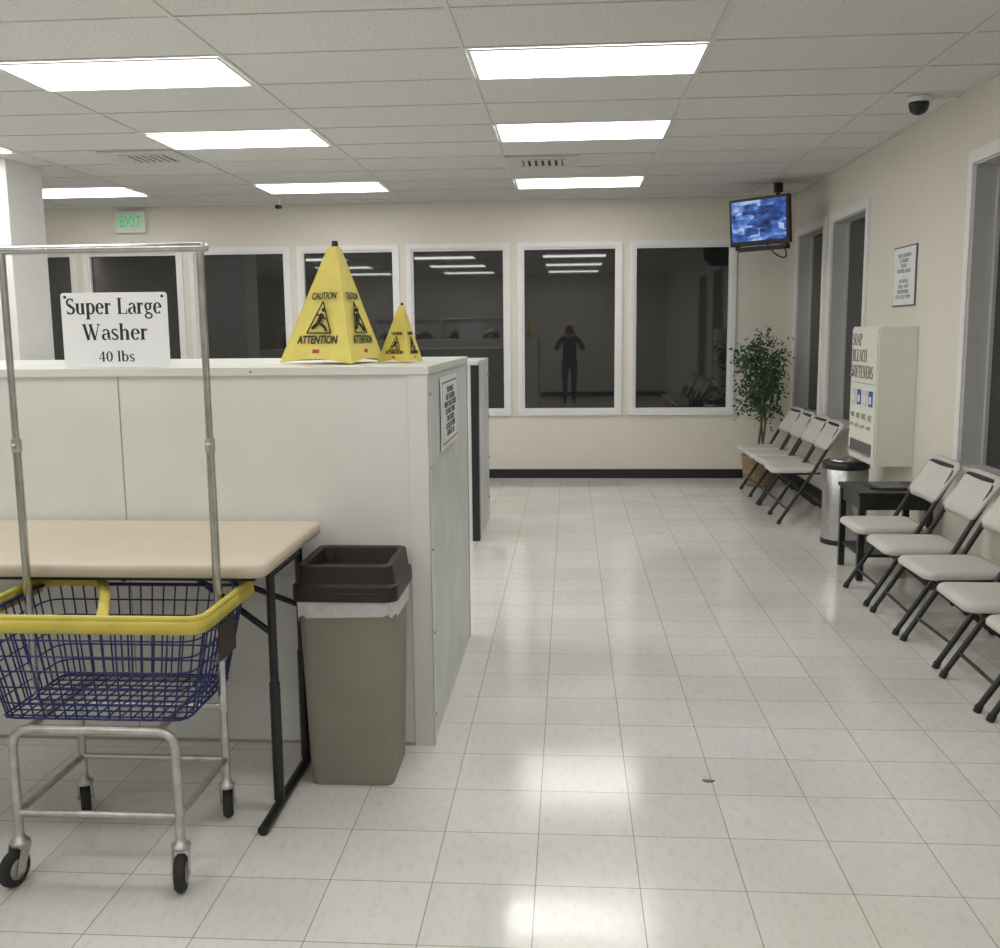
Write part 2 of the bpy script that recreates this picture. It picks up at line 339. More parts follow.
b=MB(); b.box(XL,XL+.012,YF,YB-.012,0,.10,M_black); b.build('baseboard_left')
b=MB(); b.box(XL+.012,XR-.012,YF,YF+.012,0,.10,M_black); b.build('baseboard_front')
GY=5.16
b=MB(); gx=[-.53+1.22*i for i in range(-6,3)]; gy=[GY+.615*i for i in range(-13,10)]
for x in gx: b.box(x-.011,x+.011,YF,YB,ZC-.006,ZC,M_tbar); b.box(x-.013,x+.013,YF,YB,ZC-.001,ZC,M_shadowgap)
for y in gy: b.box(XL,XR,y-.011,y+.011,ZC-.005,ZC,M_tbar); b.box(XL,XR,y-.013,y+.013,ZC-.001,ZC,M_shadowgap)
b.box(XL,XR,YB-.02,YB,ZC-.012,ZC,M_tbar); b.box(XR-.02,XR,YF,YB,ZC-.012,ZC,M_tbar)
b.build('ceiling_grid')
for xc in (.09,-2.36,-4.80,-7.24):
    for k in (7,3,0,-4,-8,-12):
        if xc<-7 and k!=0: continue
        b=MB(); w,d=1.22,.61; f=.018
        b.box(-w/2+.012,w/2-.012,-d/2+.012,-d/2+.012+f,-.012,-.006,M_white); b.box(-w/2+.012,w/2-.012,d/2-.012-f,d/2-.012,-.012,-.006,M_white)
        b.box(-w/2+.012,-w/2+.012+f,-d/2+.03,d/2-.03,-.012,-.006,M_white); b.box(w/2-.012-f,w/2-.012,-d/2+.03,d/2-.03,-.012,-.006,M_white)
        b.box(-w/2+.03,w/2-.03,-d/2+.03,d/2-.03,-.010,-.004,M_light)
        b.build('fluorescent_ceiling_light',(xc,GY+.615*k+d/2,ZC-.001))
def vent(x,y,w,d,n):
    b=MB(); b.box(-w/2,w/2,-d/2,d/2,-.010,-.005,M_vent)
    wi,di=w*.55,d*.5
    b.box(-wi/2,wi/2,-di/2,di/2,-.014,-.010,M_dark)
    for k in range(n):
        xx=-wi/2+wi*(k+.5)/n; b.box(xx-wi/n*.3,xx+wi/n*.3,-di/2,di/2,-.018,-.014,M_vent)
    b.box(-wi/2-.02,wi/2+.02,-di/2-.02,-di/2,-.018,-.010,M_vent);b.box(-wi/2-.02,wi/2+.02,di/2,di/2+.02,-.018,-.010,M_vent)
    b.build('ceiling_vent',(x,y,ZC-.001))
vent(-.22,8.54,.60,.56,6); vent(-3.3,7.93,.60,.56,6)
b=MB(); b.box(-5.15,-4.43,7.85,8.40,0,ZC,M_white); b.box(-5.165,-4.415,7.835,8.415,0,.1,M_black); b.build('column',bevel=.006)

# ---------------------------------------------------------------- washer enclosure (front)
b=MB(); X0,X1,Y0,Y1,Z1=-4.6,-.53,3.72,5.16,1.485
b.box(X0,X1,Y0,Y1,.0,Z1-.03,M_panel)
b.box(X0,X1+.006,Y0-.008,Y1,Z1-.03,Z1,M_panel)
b.box(X0,X1-.04,Y0-.004,Y0,.0,.012,M_seam)
for x in (-1.72,-2.95,-4.17): b.box(x-.0025,x+.0025,Y0-.0015,Y0,.02,Z1-.03,M_seam)
b.box(X1-.075,X1+.004,Y0-.006,Y0,.0,Z1-.03,M_panel)
b.box(X1,X1+.003,Y0-.006,Y0+.05,.0,Z1-.03,M_panel)
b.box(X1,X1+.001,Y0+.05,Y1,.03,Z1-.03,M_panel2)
b.box(X1,X1+.003,Y1-.03,Y1,.0,Z1-.03,M_seam)
b.box(X0,X1-.075,Y0-.006,Y0,.675,.685,M_panel)
for z in (.12,.45,.78,1.1,1.38):
    b.ball((X1+.003,Y0+.03,z),.006,M_seam,8)
for x in (-1.2,-2.3,-3.4): b.ball((x,Y0-.009,Z1-.015),.005,M_seam,8)
enc=b.build('washer_enclosure',bevel=.003)
b=MB(); b.box(0,.004,-.285,.285,-.15,.15,M_paper); b.box(.004,.0045,-.265,.265,-.13,.13,M_ink2); b.box(.0045,.005,-.258,.258,-.123,.123,M_paper)
sg=b.build('instruction_notice',(X1+.0065,4.33,1.275))
text('lettering',"YOU MUST\nUSE CAUTION\nWITH THE DOORS\nDO NOT PUSH\nON DOORS\nCLOSE DOORS\nGENTLY. #1",basis((.0055,0,0),(0,1,0),(0,0,1),(1,0,0)),.036,M_ink,sg,bold=.0002,sx=1.35,sp=.85)
b=MB(); b.box(-4.2,-.70,7.6,8.6,0,1.36,M_panel); b.box(-4.2,-.695,7.59,8.6,1.36,1.39,M_panel)
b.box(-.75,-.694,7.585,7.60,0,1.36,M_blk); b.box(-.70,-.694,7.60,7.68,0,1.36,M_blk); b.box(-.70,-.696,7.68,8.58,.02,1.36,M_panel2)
for z in (.2,.55,.9,1.25): b.ball((-.693,8.5,z),.012,M_seam,8)
b.build('dryer_enclosure',bevel=.004)
b=MB()
for k in range(7):
    x0=-7.2+k*.82
    b.box(x0,x0+.80,YF+.02,YF+.80,0,1.95,M_panel); b.box(x0+.05,x0+.75,YF+.80,YF+.805,1.82,1.92,M_steel)
    for zc in (.55,1.35):
        Mw=basis((x0+.40,YF+.80,zc),(1,0,0),(0,0,-1),(0,1,0))
        b.lathe([(.33,0),(.33,.03),(.29,.05),(.25,.05),(.24,.03)],M_steel,28,M=Mw); b.lathe([(.24,.02),(.24,.034),(.01,.045)],M_glass,28,M=Mw)
        b.box(x0+.66,x0+.70,YF+.85,YF+.88,zc-.06,zc+.06,M_blk)
b.build('stacked_dryer_bank')

# ---------------------------------------------------------------- sign on top
b=MB(); w,h=.425,.290
b.loft([[(x,-.003,z) for x,z in rrect(w,h,.012)],[(x,.003,z) for x,z in rrect(w,h,.012)]],M_paper)
for x in (-w/2+.018,w/2-.018): b.tube([(x,-.0045,h/2-.016),(x,-.0029,h/2-.016)],.006,M_ink,8)
b.box(-.08,.08,.003,.05,-h/2,-h/2+.004,M_paper); b.box(-.08,.08,.003,.006,-h/2,-.05,M_paper)
E=lambda z,x=0:basis((x,-.0034,z),(1,0,0),(0,0,1),(0,-1,0))
serif(b,'Super Large',.086,M_ink,E(.062),.83)
serif(b,'Washer',.086,M_ink,E(-.038),.90)
serif(b,'40 lbs',.056,M_ink,E(-.122),1.02)
b.build('washer_size_sign',(-1.772,3.84,Z1+h/2+.001))

# ---------------------------------------------------------------- pop-up cones
def cone(x,y,z,R,H,angs):
    b=MB(); P=[Vector((R*math.cos(math.radians(a)),R*math.sin(math.radians(a)),0)) for a in angs]; k=R/.262
    n=8; rt=.030*k
    loops=[]
    for q_ in range(n+1):
        t=q_/n; loop=[]
        for i in range(3):
            A_=P[i];B_=P[(i+1)%3]
            for j in range(6):
                q=A_.lerp(B_,j/6); sag=math.sin(math.pi*j/6)*math.sin(math.pi*min(1,t*1.05))*-.014*k
                lift=math.sin(math.pi*j/6)*.02*k*(1-t)
                c=Vector((q.x,q.y,0)); s=1-t*(1-rt/R); d=c.normalized()
                pp=c*s+d*sag; pp.z=t*H*.95+lift+.002; loop.append(tuple(pp))
        loops.append(loop)
    b.loft(loops,M_cone)
    b.tube([(0,0,H*.93),(0,0,H)],[.016*k,.012*k],M_ink,10)
    for p in P:
        b.tube([p*.99+Vector((0,0,.004)),p.normalized()*rt+Vector((0,0,H*.94))],.004*k,M_cone,6)
    o=b.build('wet_floor_cone',(x,y,z))
    for i in range(3):
        A_=P[i];B_=P[(i+1)%3]; ex=(B_-A_).normalized(); mid=(A_+B_)/2; up=(Vector((0,0,H*.95))+mid.normalized()*rt*.5-mid).normalized(); nn=ex.cross(up)
        F=basis(mid+nn*.004*k,ex,up,nn)
        T=lambda u,v:F@Matrix.Translation((u,v,0))
        text('caution_text_%d'%i,'CAUTION',T(0,.285*k),.040*k,M_ink,o,bold=.0008*k,sx=.85)
        text('attention_text_%d'%i,'ATTENTION',T(0,.100*k),.047*k,M_ink,o,bold=.001*k,sx=.95)
        g=MB(); c=[(-.075,.13),(.075,.13),(0,.262)]
        for a in range(3):
            p,q=c[a],c[(a+1)%3]; g.tube([(p[0]*k,p[1]*k,0),(q[0]*k,q[1]*k,0)],.003*k,M_ink,5)
        for a,c2,r in (((.005,.21),(-.012,.175),.008),((-.012,.175),(-.045,.15),.006),((-.012,.175),(.03,.155),.006),((.03,.155),(.045,.138),.005),((.0,.20),(.03,.19),.004),((.0,.20),(-.03,.21),.004)):
            g.tube([(a[0]*k,a[1]*k,0),(c2[0]*k,c2[1]*k,0)],r*k,M_ink,6)
        g.ball((.012*k,.227*k,0),.009*k,M_ink,8)
        g.box(-.02*k,.02*k,.045*k,.060*k,-.001,.001,M_red)
        gg=g.build('slip_pictogram_%d'%i,parent=o); gg.matrix_local=F
    return o
cone(-.975,4.20,Z1,.262,.505,(174,294,54))
cone(-.706,4.24,Z1,.114,.250,(172,292,52))

# ---------------------------------------------------------------- folding table
b=MB(); TX0,TX1,TY0,TY1,TZ=-2.76,-.94,2.955,3.69,.905
pts=rrect(TX1-TX0,TY1-TY0,.04)
cx,cy=(TX0+TX1)/2,(TY0+TY1)/2
def lp(s,z): return [(cx+x*(1-s/ (TX1-TX0)*2),cy+y*(1-s/(TY1-TY0)*2),z) for x,y in pts]
b.loft([lp(.008,TZ-.045),lp(0,TZ-.038),lp(0,TZ-.008),lp(.006,TZ-.002),lp(.014,TZ)],M_beige,True)
for yy in (TY0+.05,TY1-.07): b.box(TX0+.12,TX1-.05,yy,yy+.02,TZ-.065,TZ-.046,M_blk)
for xx,s in ((TX1-.050,-1),(TX0+.050,1)):
    for yy in (3.17,3.52):
        b.tube([(xx,yy,.035),(xx,yy,.45)],.018,M_blk,10); b.tube([(xx,yy,.43),(xx,yy,TZ-.05)],.0145,M_blk,10)
    b.tube([(xx,2.98,.018),(xx,3.64,.018)],.018,M_blk,10)
    b.tube([(xx,3.17,.82),(xx,3.52,.82)],.011,M_blk,8)
    b.tube([(xx,3.17,.62),(xx+s*.42,3.34,TZ-.06)],.011,M_blk,8); b.tube([(xx,3.52,.62),(xx+s*.42,3.34,TZ-.06)],.011,M_blk,8)
    b.tube([(xx+s*.42,3.0,TZ-.06),(xx+s*.42,3.62,TZ-.06)],.009,M_blk,8)
b.build('folding_table')

# ---------------------------------------------------------------- waste bin
b=MB(); bx,by=-.78,3.50
def rl(w,d,r,z,dx=0,dy=0): return [(x+dx,y+dy,z) for x,y in rrect(w,d,r,5)]
b.loft([rl(.295,.285,.03,.002),rl(.30,.292,.03,.02),rl(.338,.335,.035,.66),rl(.345,.345,.035,.685)],M_tan,False)
L=[]
for z,e in ((.635,.014),(.655,.016),(.675,.018),(.695,.016)):
    l=[]
    for i,(x,y) in enumerate(rrect(.335+e,.335+e,.04,7)):
        j=.0035*math.sin(i*2.3)+.003*math.sin(i*5.1); r=1+j/.17; zz=z+(-.022*max(0,math.sin(i*.39+1.0))+.008*math.sin(i*1.3) if z==.635 else 0); l.append((x*r,y*r,zz))
    L.append(l)
b.loft(L,M_bag,True,cap=False)
b.loft([rl(.37,.37,.04,.688),rl(.374,.374,.04,.70),rl(.372,.372,.04,.742),rl(.352,.352,.035,.748),rl(.335,.345,.03,.812),rl(.325,.335,.03,.815),rl(.285,.29,.03,.813),rl(.27,.27,.03,.76)],M_brn,False)
b.box(-.13,.13,-.190,-.182,.705,.720,M_brn)
b.build('waste_bin',(bx,by,0),bevel=.003)

# ---------------------------------------------------------------- laundry carts
def caster(b,x,y,ang=0):
    M=Matrix.Translation((x,y,0))@Matrix.Rotation(ang,4,'Z')
    o=.03
    W=M@Matrix.Translation((0,o,.054))@Matrix.Rotation(math.pi/2,4,'Y')
    b.lathe([(.030,-.016),(.047,-.016),(.054,-.009),(.054,.009),(.047,.016),(.030,.016)],M_rub,24,M=W)
    b.lathe([(.012,-.018),(.031,-.017),(.031,.017),(.012,.018)],M_hub,20,M=W)
    b.tube([(-.027,o,.054),(.027,o,.054)],.006,M_chrome,8,M=M)
    for s in (-1,1):
        b.loft([[(s*.023-.0015,o-.014,.04),(s*.023-.0015,o+.014,.04),(s*.023-.0015,.02,.120),(s*.023-.0015,-.02,.120)],
                [(s*.023+.0015,o-.014,.04),(s*.023+.0015,o+.014,.04),(s*.023+.0015,.02,.120),(s*.023+.0015,-.02,.120)]],M_zinc,M=M)
    b.lathe([(.026,.116),(.028,.120),(.028,.128),(.018,.134),(.013,.15)],M_zinc,16,M=M)
def cart(name,X,Y,rz,angs,flap=True):
    b=MB()
    fx,fy=.245,.200
    for y in (-fy,fy):
        b.tube(fillet([(-fx,y,.13),(-fx,y,.475),(fx,y,.475),(fx,y,.13)],.06,6),.0135,M_zinc,10)
    for x in (-fx,fx):
        b.tube([(x,-fy,.215),(x,fy,.215)],.011,M_zinc,8); b.tube([(x*.8,-fy,.475),(x*.8,fy,.475)],.011,M_zinc,8)
    b.tube([(-fx,-fy,.215),(fx,-fy,.215)],.010,M_zinc,8); b.tube([(-fx,fy,.215),(fx,fy,.215)],.010,M_zinc,8)
    k=0
    for x in (-fx,fx):
        for y in (-fy,fy): caster(b,x,y,angs[k]); k+=1
    px=.298; ox=.022
    b.tube([(ox-px,-.0,.475),(ox+px,-.0,.475)],.010,M_zinc,8)
    for s in (-1,1):
        xx=ox+s*px
        b.tube([(xx,0,.46),(xx,0,1.30)],.0125,M_chrome,10); b.tube([(xx,0,1.28),(xx,0,1.86)],.0105,M_chrome,10)
        b.tube([(xx,0,1.265),(xx,0,1.305)],.015,M_zinc,10); b.ball((xx,-.014,1.285),.008,M_zinc,8)
        b.ball((xx+s*.012,0,1.86),.0145,M_zinc,10)
    b.tube([(ox-px-.012,0,1.86),(ox+px+.012,0,1.86)],.0135,M_chrome,10)
    zt,zb=.80,.505; WT,DT,WB,DB=.685,.455,.56,.385
    T=rrect(WT,DT,.05,3); Bt=rrect(WB,DB,.045,3)
    def ring(t): return [((1-t)*q[0]+t*p[0],(1-t)*q[1]+t*p[1],zb+(zt-zb)*t) for p,q in zip(T,Bt)]
    for t,r in ((0,.004),(.16,.0028),(.33,.0028),(.5,.0028),(.66,.0028),(.83,.0028),(1,.006)):
        b.tube(ring(t),r,M_blue,6,closed=True)
    def along(pts,s):
        n=len(pts); L=[(Vector(pts[(i+1)%n])-Vector(pts[i])).length for i in range(n)]; d=s*sum(L)
        for i in range(n):
            if d<=L[i]: return Vector(pts[i]).lerp(Vector(pts[(i+1)%n]),d/max(L[i],1e-6))
            d-=L[i]
        return Vector(pts[0])
    nv=56; R1=ring(1);R0=ring(0)
    for i in range(nv): b.tube([along(R0,i/nv),along(R1,i/nv)],.0028,M_blue,5)
    for i in range(15):
        x=-WB/2+WB*(i+.5)/15; b.tube([(x,-DB/2,zb),(x,DB/2,zb)],.0028,M_blue,5)
    for i in range(9):
        y=-DB/2+DB*(i+.5)/9; b.tube([(-WB/2,y,zb),(WB/2,y,zb)],.0028,M_blue,5)
    e=.012; hx,hy=WT/2+e,DT/2+e
    path=fillet([(-hx,hy-.02,zt),(-hx,-hy,zt),(hx,-hy,zt),(hx,hy,zt),(hx-.05,hy,zt)],.05,6)
    b.strip(path,.046,.012,M_yel); b.tube([p+Vector((0,0,.022)) for p in path],.009,M_yel,8)
    if flap:
        fp=fillet([(-hx,hy-.03,zt+.01),(-.25,hy,zt+.015),(-.15,hy-.01,zt+.012),(-.06,.06,zt),(.06,-hy+.02,zt-.004)],.08,8)
        b.strip(fp,.034,.030,M_yel)
    Mt=basis((WT/2-.022,.02,.69),(0,1,0),(0,0,1),(1,0,0))
    b.box(-.07,.07,-.055,.055,.012,.018,M_brp,M=Mt)
    return b.build(name,(X,Y,0),rz)
cart('laundry_cart',-1.385,2.885,0,(2.9,.5,3.4,.3))
cart('laundry_cart',-2.14,2.62,math.radians(-6),(.4,2.5,.2,2.8),False)

# ---------------------------------------------------------------- folding chairs
def chair_mesh():
    b=MB(); w=.215
    P=[(0,-w,.01),(.275,-w,.44),(.480,-w+.015,.81),(.480,w-.015,.81),(.275,w,.44),(0,w,.01)]
    b.tube(fillet(P,.05,5),.0145,M_blk,8)
    for s in (-1,1):
        b.tube([(.02,s*(w-.03),.415),(.515,s*(w-.03),.01)],.013,M_blk,8)
        b.tube([(0,s*w,.0),(.012,s*w,.03)],.018,M_rub,8); b.tube([(.519,s*(w-.03),.0),(.50,s*(w-.03),.03)],.018,M_rub,8)
        b.tube([(-.0,s*(w-.02),.415),(.33,s*(w-.02),.425)],.010,M_blk,6)
        b.tube([(.245,s*(w-.035),.425),(.245,s*(w+.0),.40)],.008,M_chrome,6)
    b.tube([(.07,-w,.12),(.07,w,.12)],.009,M_blk,6)
    b.tube([(.43,-w+.03,.08),(.43,w-.03,.08)],.009,M_blk,6)
    def sl(g,z): return [(.145+x*g,y*g,z) for x,y in rrect(.42,.41,.06,5)]
    b.loft([sl(.95,.422),sl(1.,.430),sl(1.,.447),sl(.96,.460),sl(.8,.466),sl(.4,.462)],M_seat,True)
    nu,nv=14,8; vs=[];fs=[]
    def pt(u,v,off):
        y=(u-.5)*.455; z=.60+.24*v; x=.275+(z-.44)*(.205/.37)+.022*(1-(2*u-1)**2)
        e=max(0,abs(2*u-1)-.75)/.25; cz=.72+(z-.72)*(1-.25*e*e)
        ed=max(abs(2*u-1),abs(2*v-1)); k=1 if ed<.9 else .35
        return (x+off*k,y,cz)
    for off in (-.024,.021):
        for j in range(nv+1):
            for i in range(nu+1): vs.append(pt(i/nu,j/nv,off))
    n1=(nu+1)*(nv+1)
    for j in range(nv):
        for i in range(nu):
            a=j*(nu+1)+i; fs.append((a,a+nu+1,a+nu+2,a+1)); fs.append((n1+a,n1+a+1,n1+a+nu+2,n1+a+nu+1))
    for i in range(nu):
        a=i; fs.append((a,a+1,n1+a+1,n1+a)); a=nv*(nu+1)+i; fs.append((a+1,a,n1+a,n1+a+1))
    for j in range(nv):
        a=j*(nu+1); fs.append((a+nu+1,a,n1+a,n1+a+nu+1)); a+=nu; fs.append((a,a+nu+1,n1+a+nu+1,n1+a))
    b.add(vs,fs,M_seat,True)
    return b.build('folding_chair')
c0=chair_mesh(); X=1.73
ys=[(6.03,0),(5.47,-.02),(4.94,.03),(4.38,-.03),(3.85,.02),(9.98,.04),(9.50,-.02),(9.02,.03),(8.55,-.02)]
for i,(y,r) in enumerate(ys):
    o=c0 if i==0 else bpy.data.objects.new('folding_chair',c0.data)
    if i: COL.objects.link(o)
    o.location=(X+(.02 if y>8 else 0)+random.uniform(-.012,.012),y,0); o.rotation_euler=(0,0,r)

# ---------------------------------------------------------------- side table
b=MB(); x0,x1,y0,y1=1.83,2.31,6.40,6.90
b.box(x0,x1,y0,y1,.55,.575,M_blk); b.box(x0+.02,x1-.02,y0+.02,y1-.02,.46,.55,M_blk)
for x in (x0+.01,x1-.05):
    for y in (y0+.01,y1-.05): b.box(x,x+.04,y,y+.04,0,.55,M_blk)
b.box(x0+.03,x1-.03,y0+.03,y1-.03,.15,.17,M_blk)
b.build('side_table',bevel=.004)
b=MB()
for i,(m,a) in enumerate(((M_ink2,.2),(M_brp,-.3),(M_ink2,.1))):
    b.box(-.10,.10,-.135,.135,i*.005,i*.005+.0045,m,M=Matrix.Rotation(a,4,'Z'))
b.build('magazine_stack',(2.08,6.66,.576))
# ---------------------------------------------------------------- steel bin
b=MB()
b.lathe([(.158,.0),(.165,.012),(.165,.57),(.160,.575)],M_steel,40)
b.lathe([(.166,.0),(.168,.0),(.168,.035),(.165,.037)],M_rub,40)
b.lathe([(.170,.570),(.172,.575),(.172,.615),(.160,.625),(.130,.63),(.120,.625),(.115,.60)],M_blk,40)
b.lathe([(.118,.612),(.116,.630),(.085,.643),(.03,.648)],M_steel,32)
b.build('steel_trash_can',(2.075,7.62,0))

# ---------------------------------------------------------------- soap vending machine
b=MB(); xf=2.115; y0,y1,z0,z1=7.05,7.69,.655,1.62
b.box(xf,XR-.001,y0,y1,z0,z1,M_vend); b.box(xf-.012,xf,y0+.012,y1-.012,z0+.015,z1-.015,M_vend)
b.box(xf-.014,xf-.012,y0+.03,y1-.03,1.215,1.22,M_seam)
for i in range(4):
    yy=y0+.07+i*.14
    b.box(xf-.016,xf-.012,yy,yy+.09,1.06,1.17,(M_lblue,M_vent,M_lblue,M_vent)[i]); b.box(xf-.017,xf-.016,yy+.02,yy+.07,1.08,1.13,M_paper)
    b.box(xf-.022,xf-.012,yy+.02,yy+.07,.965,1.0,M_steel); b.tube([(xf-.035,yy+.045,.91),(xf-.012,yy+.045,.91)],.012,M_steel,12)
b.box(xf-.016,xf-.012,y0+.06,y1-.06,.73,.80,M_ink2); b.box(xf-.03,xf-.012,y0+.05,y1-.05,.715,.73,M_steel)
b.tube([(xf-.03,y1-.05,1.27),(xf-.012,y1-.05,1.27)],.012,M_steel,12)
for i,t in enumerate(('SOAP','BLEACH','SOFTENERS')):
    serif(b,t,.120,M_ink,basis((xf-.013,y1-.03,1.485-.115*i),(0,-1,0),(0,0,1),(-1,0,0)),.82,'L')
v=b.build('soap_vending_machine')
b=MB(); b.box(XR-.010,XR-.001,7.14,7.62,1.76,2.18,M_ink2); b.box(XR-.012,XR-.010,7.15,7.61,1.77,2.17,M_paper)
n=b.build('framed_notice')
text('lettering','THIS LAUNDRY\nIS UNDER\nVIDEO\nSURVEILLANCE\n- - -\nPATRONS\nONLY. NOT\nRESPONSIBLE\nFOR LOST ITEMS',basis((XR-.0125,7.38,1.97),(0,-1,0),(0,0,1),(-1,0,0)),.038,M_ink2,n,bold=0,sx=1.1,sp=.95)

# ---------------------------------------------------------------- potted ficus
b=MB(); px,py=1.97,10.46
b.lathe([(.12,0),(.15,.01),(.17,.14),(.185,.30),(.195,.315),(.185,.32),(.17,.28)],M_wick,28)
for z in (.03,.08,.13,.18,.23,.28): b.tube([(( .149+z*.12)*math.cos(a),(.149+z*.12)*math.sin(a),z) for a in [2*math.pi*k/24 for k in range(24)]],.008,M_wick,6,closed=True)
b.lathe([(.17,.27),(.05,.285)],M_soil,20)
for k in range(3):
    b.tube([(.025*math.cos(t*5+k*2.1)+.02*math.sin(t*3),.025*math.sin(t*5+k*2.1),.27+t*.95) for t in [i/12 for i in range(13)]],[.014-.006*i/12 for i in range(13)],M_bark,7)
tips=[]
for k in range(44):
    a=random.uniform(0,2*math.pi); z=random.uniform(.76,1.20); rr=random.uniform(.10,.27); zz=z+random.uniform(-.03,.44)
    zz=min(zz,1.58)
    if zz>1.4: rr*=.7
    p0=Vector((.01*math.cos(a),.01*math.sin(a),z)); p1=Vector((rr*math.cos(a),rr*math.sin(a),zz)); pm=(p0+p1)/2+Vector((0,0,.06))
    pts=[p0*(1-t)**2+pm*2*t*(1-t)+p1*t*t for t in (0,.33,.66,1)]
    b.tube(pts,[.005,.004,.003,.002],M_bark,5); tips+=[pts[2],pts[3],pts[3]]
lv=[];lf=[]
for p in tips:
    for q in range(14):
        c=p+Vector((random.gauss(0,.055),random.gauss(0,.055),random.gauss(0,.065)))
        if Vector((c.x,c.y,0)).length>.31: continue
        d=Vector((random.gauss(0,1),random.gauss(0,1),random.gauss(-.7,.7))).normalized(); s=d.cross(Vector((random.gauss(0,1),random.gauss(0,1),random.gauss(0,1)))).normalized(); n=d.cross(s)
        l=random.uniform(.04,.065); w=l*.24; k=len(lv)
        lv+=[c,c+d*l*.45+s*w+n*.004,c+d*l,c+d*l*.45-s*w+n*.004,c+d*l*.45-n*.003]
        lf+=[(k,k+1,k+4),(k+1,k+2,k+4),(k+2,k+3,k+4),(k+3,k,k+4)]
b.add(lv,lf,M_leaf)
b.build('potted_ficus_tree',(px,py,0))

# ---------------------------------------------------------------- TV
tvM=Matrix.Translation((1.785,9.80,2.615))@Matrix.Rotation(math.radians(-47),4,'Z')@Matrix.Rotation(math.radians(5),4,'X')
b=MB()
def fr(w,h,y): return [(x,y,z) for x,z in rrect(w,h,.012)]
b.loft([fr(.66,.425,-.02),fr(.68,.44,-.012),fr(.68,.44,.02),fr(.54,.30,.055)],M_blk)
b.box(-.305,.305,-.0215,-.0195,-.175,.195,M_tv)
b.box(-.26,.26,.0,.10,-.272,-.228,M_blk)
b.box(-.29,-.255,.0,.03,-.255,-.19,M_blk); b.box(.255,.29,.0,.03,-.255,-.19,M_blk)
Mi=tvM.inverted()
def W(p): return Mi@Vector(p)
b.tube([W((1.99,10.0,2.62)),W((1.84,9.86,2.62))],.02,M_blk,8)
b.tube([W((1.99,10.0,2.45)),W((1.99,10.0,2.93))],.022,M_blk,8)
b.tube([W((1.99,10.0,2.90)),W((1.99,10.0,2.988))],.045,M_blk,10)
b.tube([W(p) for p in fillet([(1.85,9.82,2.42),(1.95,9.86,2.31),(2.06,9.9,2.27),(2.08,9.98,2.36),(1.99,10.0,2.47)],.06)],.007,M_blk,6)
tv=b.build('ceiling_mounted_television',M=tvM)
b=MB(); b.lathe([(.055,-.03),(.062,-.03),(.07,-.02),(.07,0)],M_white,28)
b.lathe([(.004,-.105),(.03,-.098),(.05,-.08),(.06,-.05),(.06,-.03)],mat('dome_smoke',(.01,.01,.01),.08),28)
b.tube([(.05,0,-.012),(.22,.02,-.010)],.008,M_white,8)
b.build('dome_security_camera',(2.12,6.50,ZC-.006))
b=MB(); b.tube([(0,0,0),(0,0,-.08)],.012,M_white,8); b.tube([(0,-.09,-.10),(0,.03,-.085)],.022,M_blk,10); b.ball((0,0,-.085),.018,M_white,10)
b.build('bullet_camera',(-2.98,10.4,ZC-.006))
b=MB(); b.box(-.155,.155,-.03,.03,-.10,.10,M_exit)
b.box(-.165,.165,-.034,.034,.10,.112,M_white); b.box(-.165,.165,-.034,.034,-.112,-.10,M_white); b.box(-.165,-.155,-.034,.034,-.1,.1,M_white); b.box(.155,.165,-.034,.034,-.1,.1,M_white)
ex=b.build('exit_sign',(-4.79,YB-.036,2.835))
text('lettering','EXIT',basis((0,-.031,0),(1,0,0),(0,0,1),(0,-1,0)),.17,M_green,ex,bold=.002,sx=.72)
b=MB(); b.loft([[(.02*math.cos(a)*(1+.3*math.sin(3*a)),.014*math.sin(a)*(1+.3*math.cos(2*a)),z) for a in [k*math.pi/8 for k in range(16)]] for z in (0.0005,.003)],M_ink2)
b.build('floor_gum_spot',(.50,3.45,0))

# ---------------------------------------------------------------- photographer (seen only reflected in the windows)
root=bpy.data.objects.new('photographer',None); COL.objects.link(root); root.location=(0,-.34,0)
def skin(name,V,E,R,rootv,sub,matf):
    me=bpy.data.meshes.new(name); me.from_pydata(V,E,[]); o=bpy.data.objects.new(name,me); COL.objects.link(o)
    o.modifiers.new('s','SKIN')
    sv=me.skin_vertices[0].data
    for i,r in enumerate(R):
        sv[i].radius=(r,r) if not isinstance(r,tuple) else r
    sv[rootv].use_root=True
    o.modifiers[0].use_smooth_shade=True
    ss=o.modifiers.new('sub','SUBSURF'); ss.levels=sub; ss.render_levels=sub
    dg=bpy.context.evaluated_depsgraph_get(); nm=bpy.data.meshes.new_from_object(o.evaluated_get(dg))
    mats=[]
    for p in nm.polygons:
        m=matf(p.center)
        if m not in mats: mats.append(m)
    nm.materials.clear()
    for m in mats: nm.materials.append(m)
    for p in nm.polygons: p.material_index=mats.index(matf(p.center)); p.use_smooth=True
    bpy.data.objects.remove(o); o=bpy.data.objects.new(name,nm); COL.objects.link(o); o.parent=root; return o
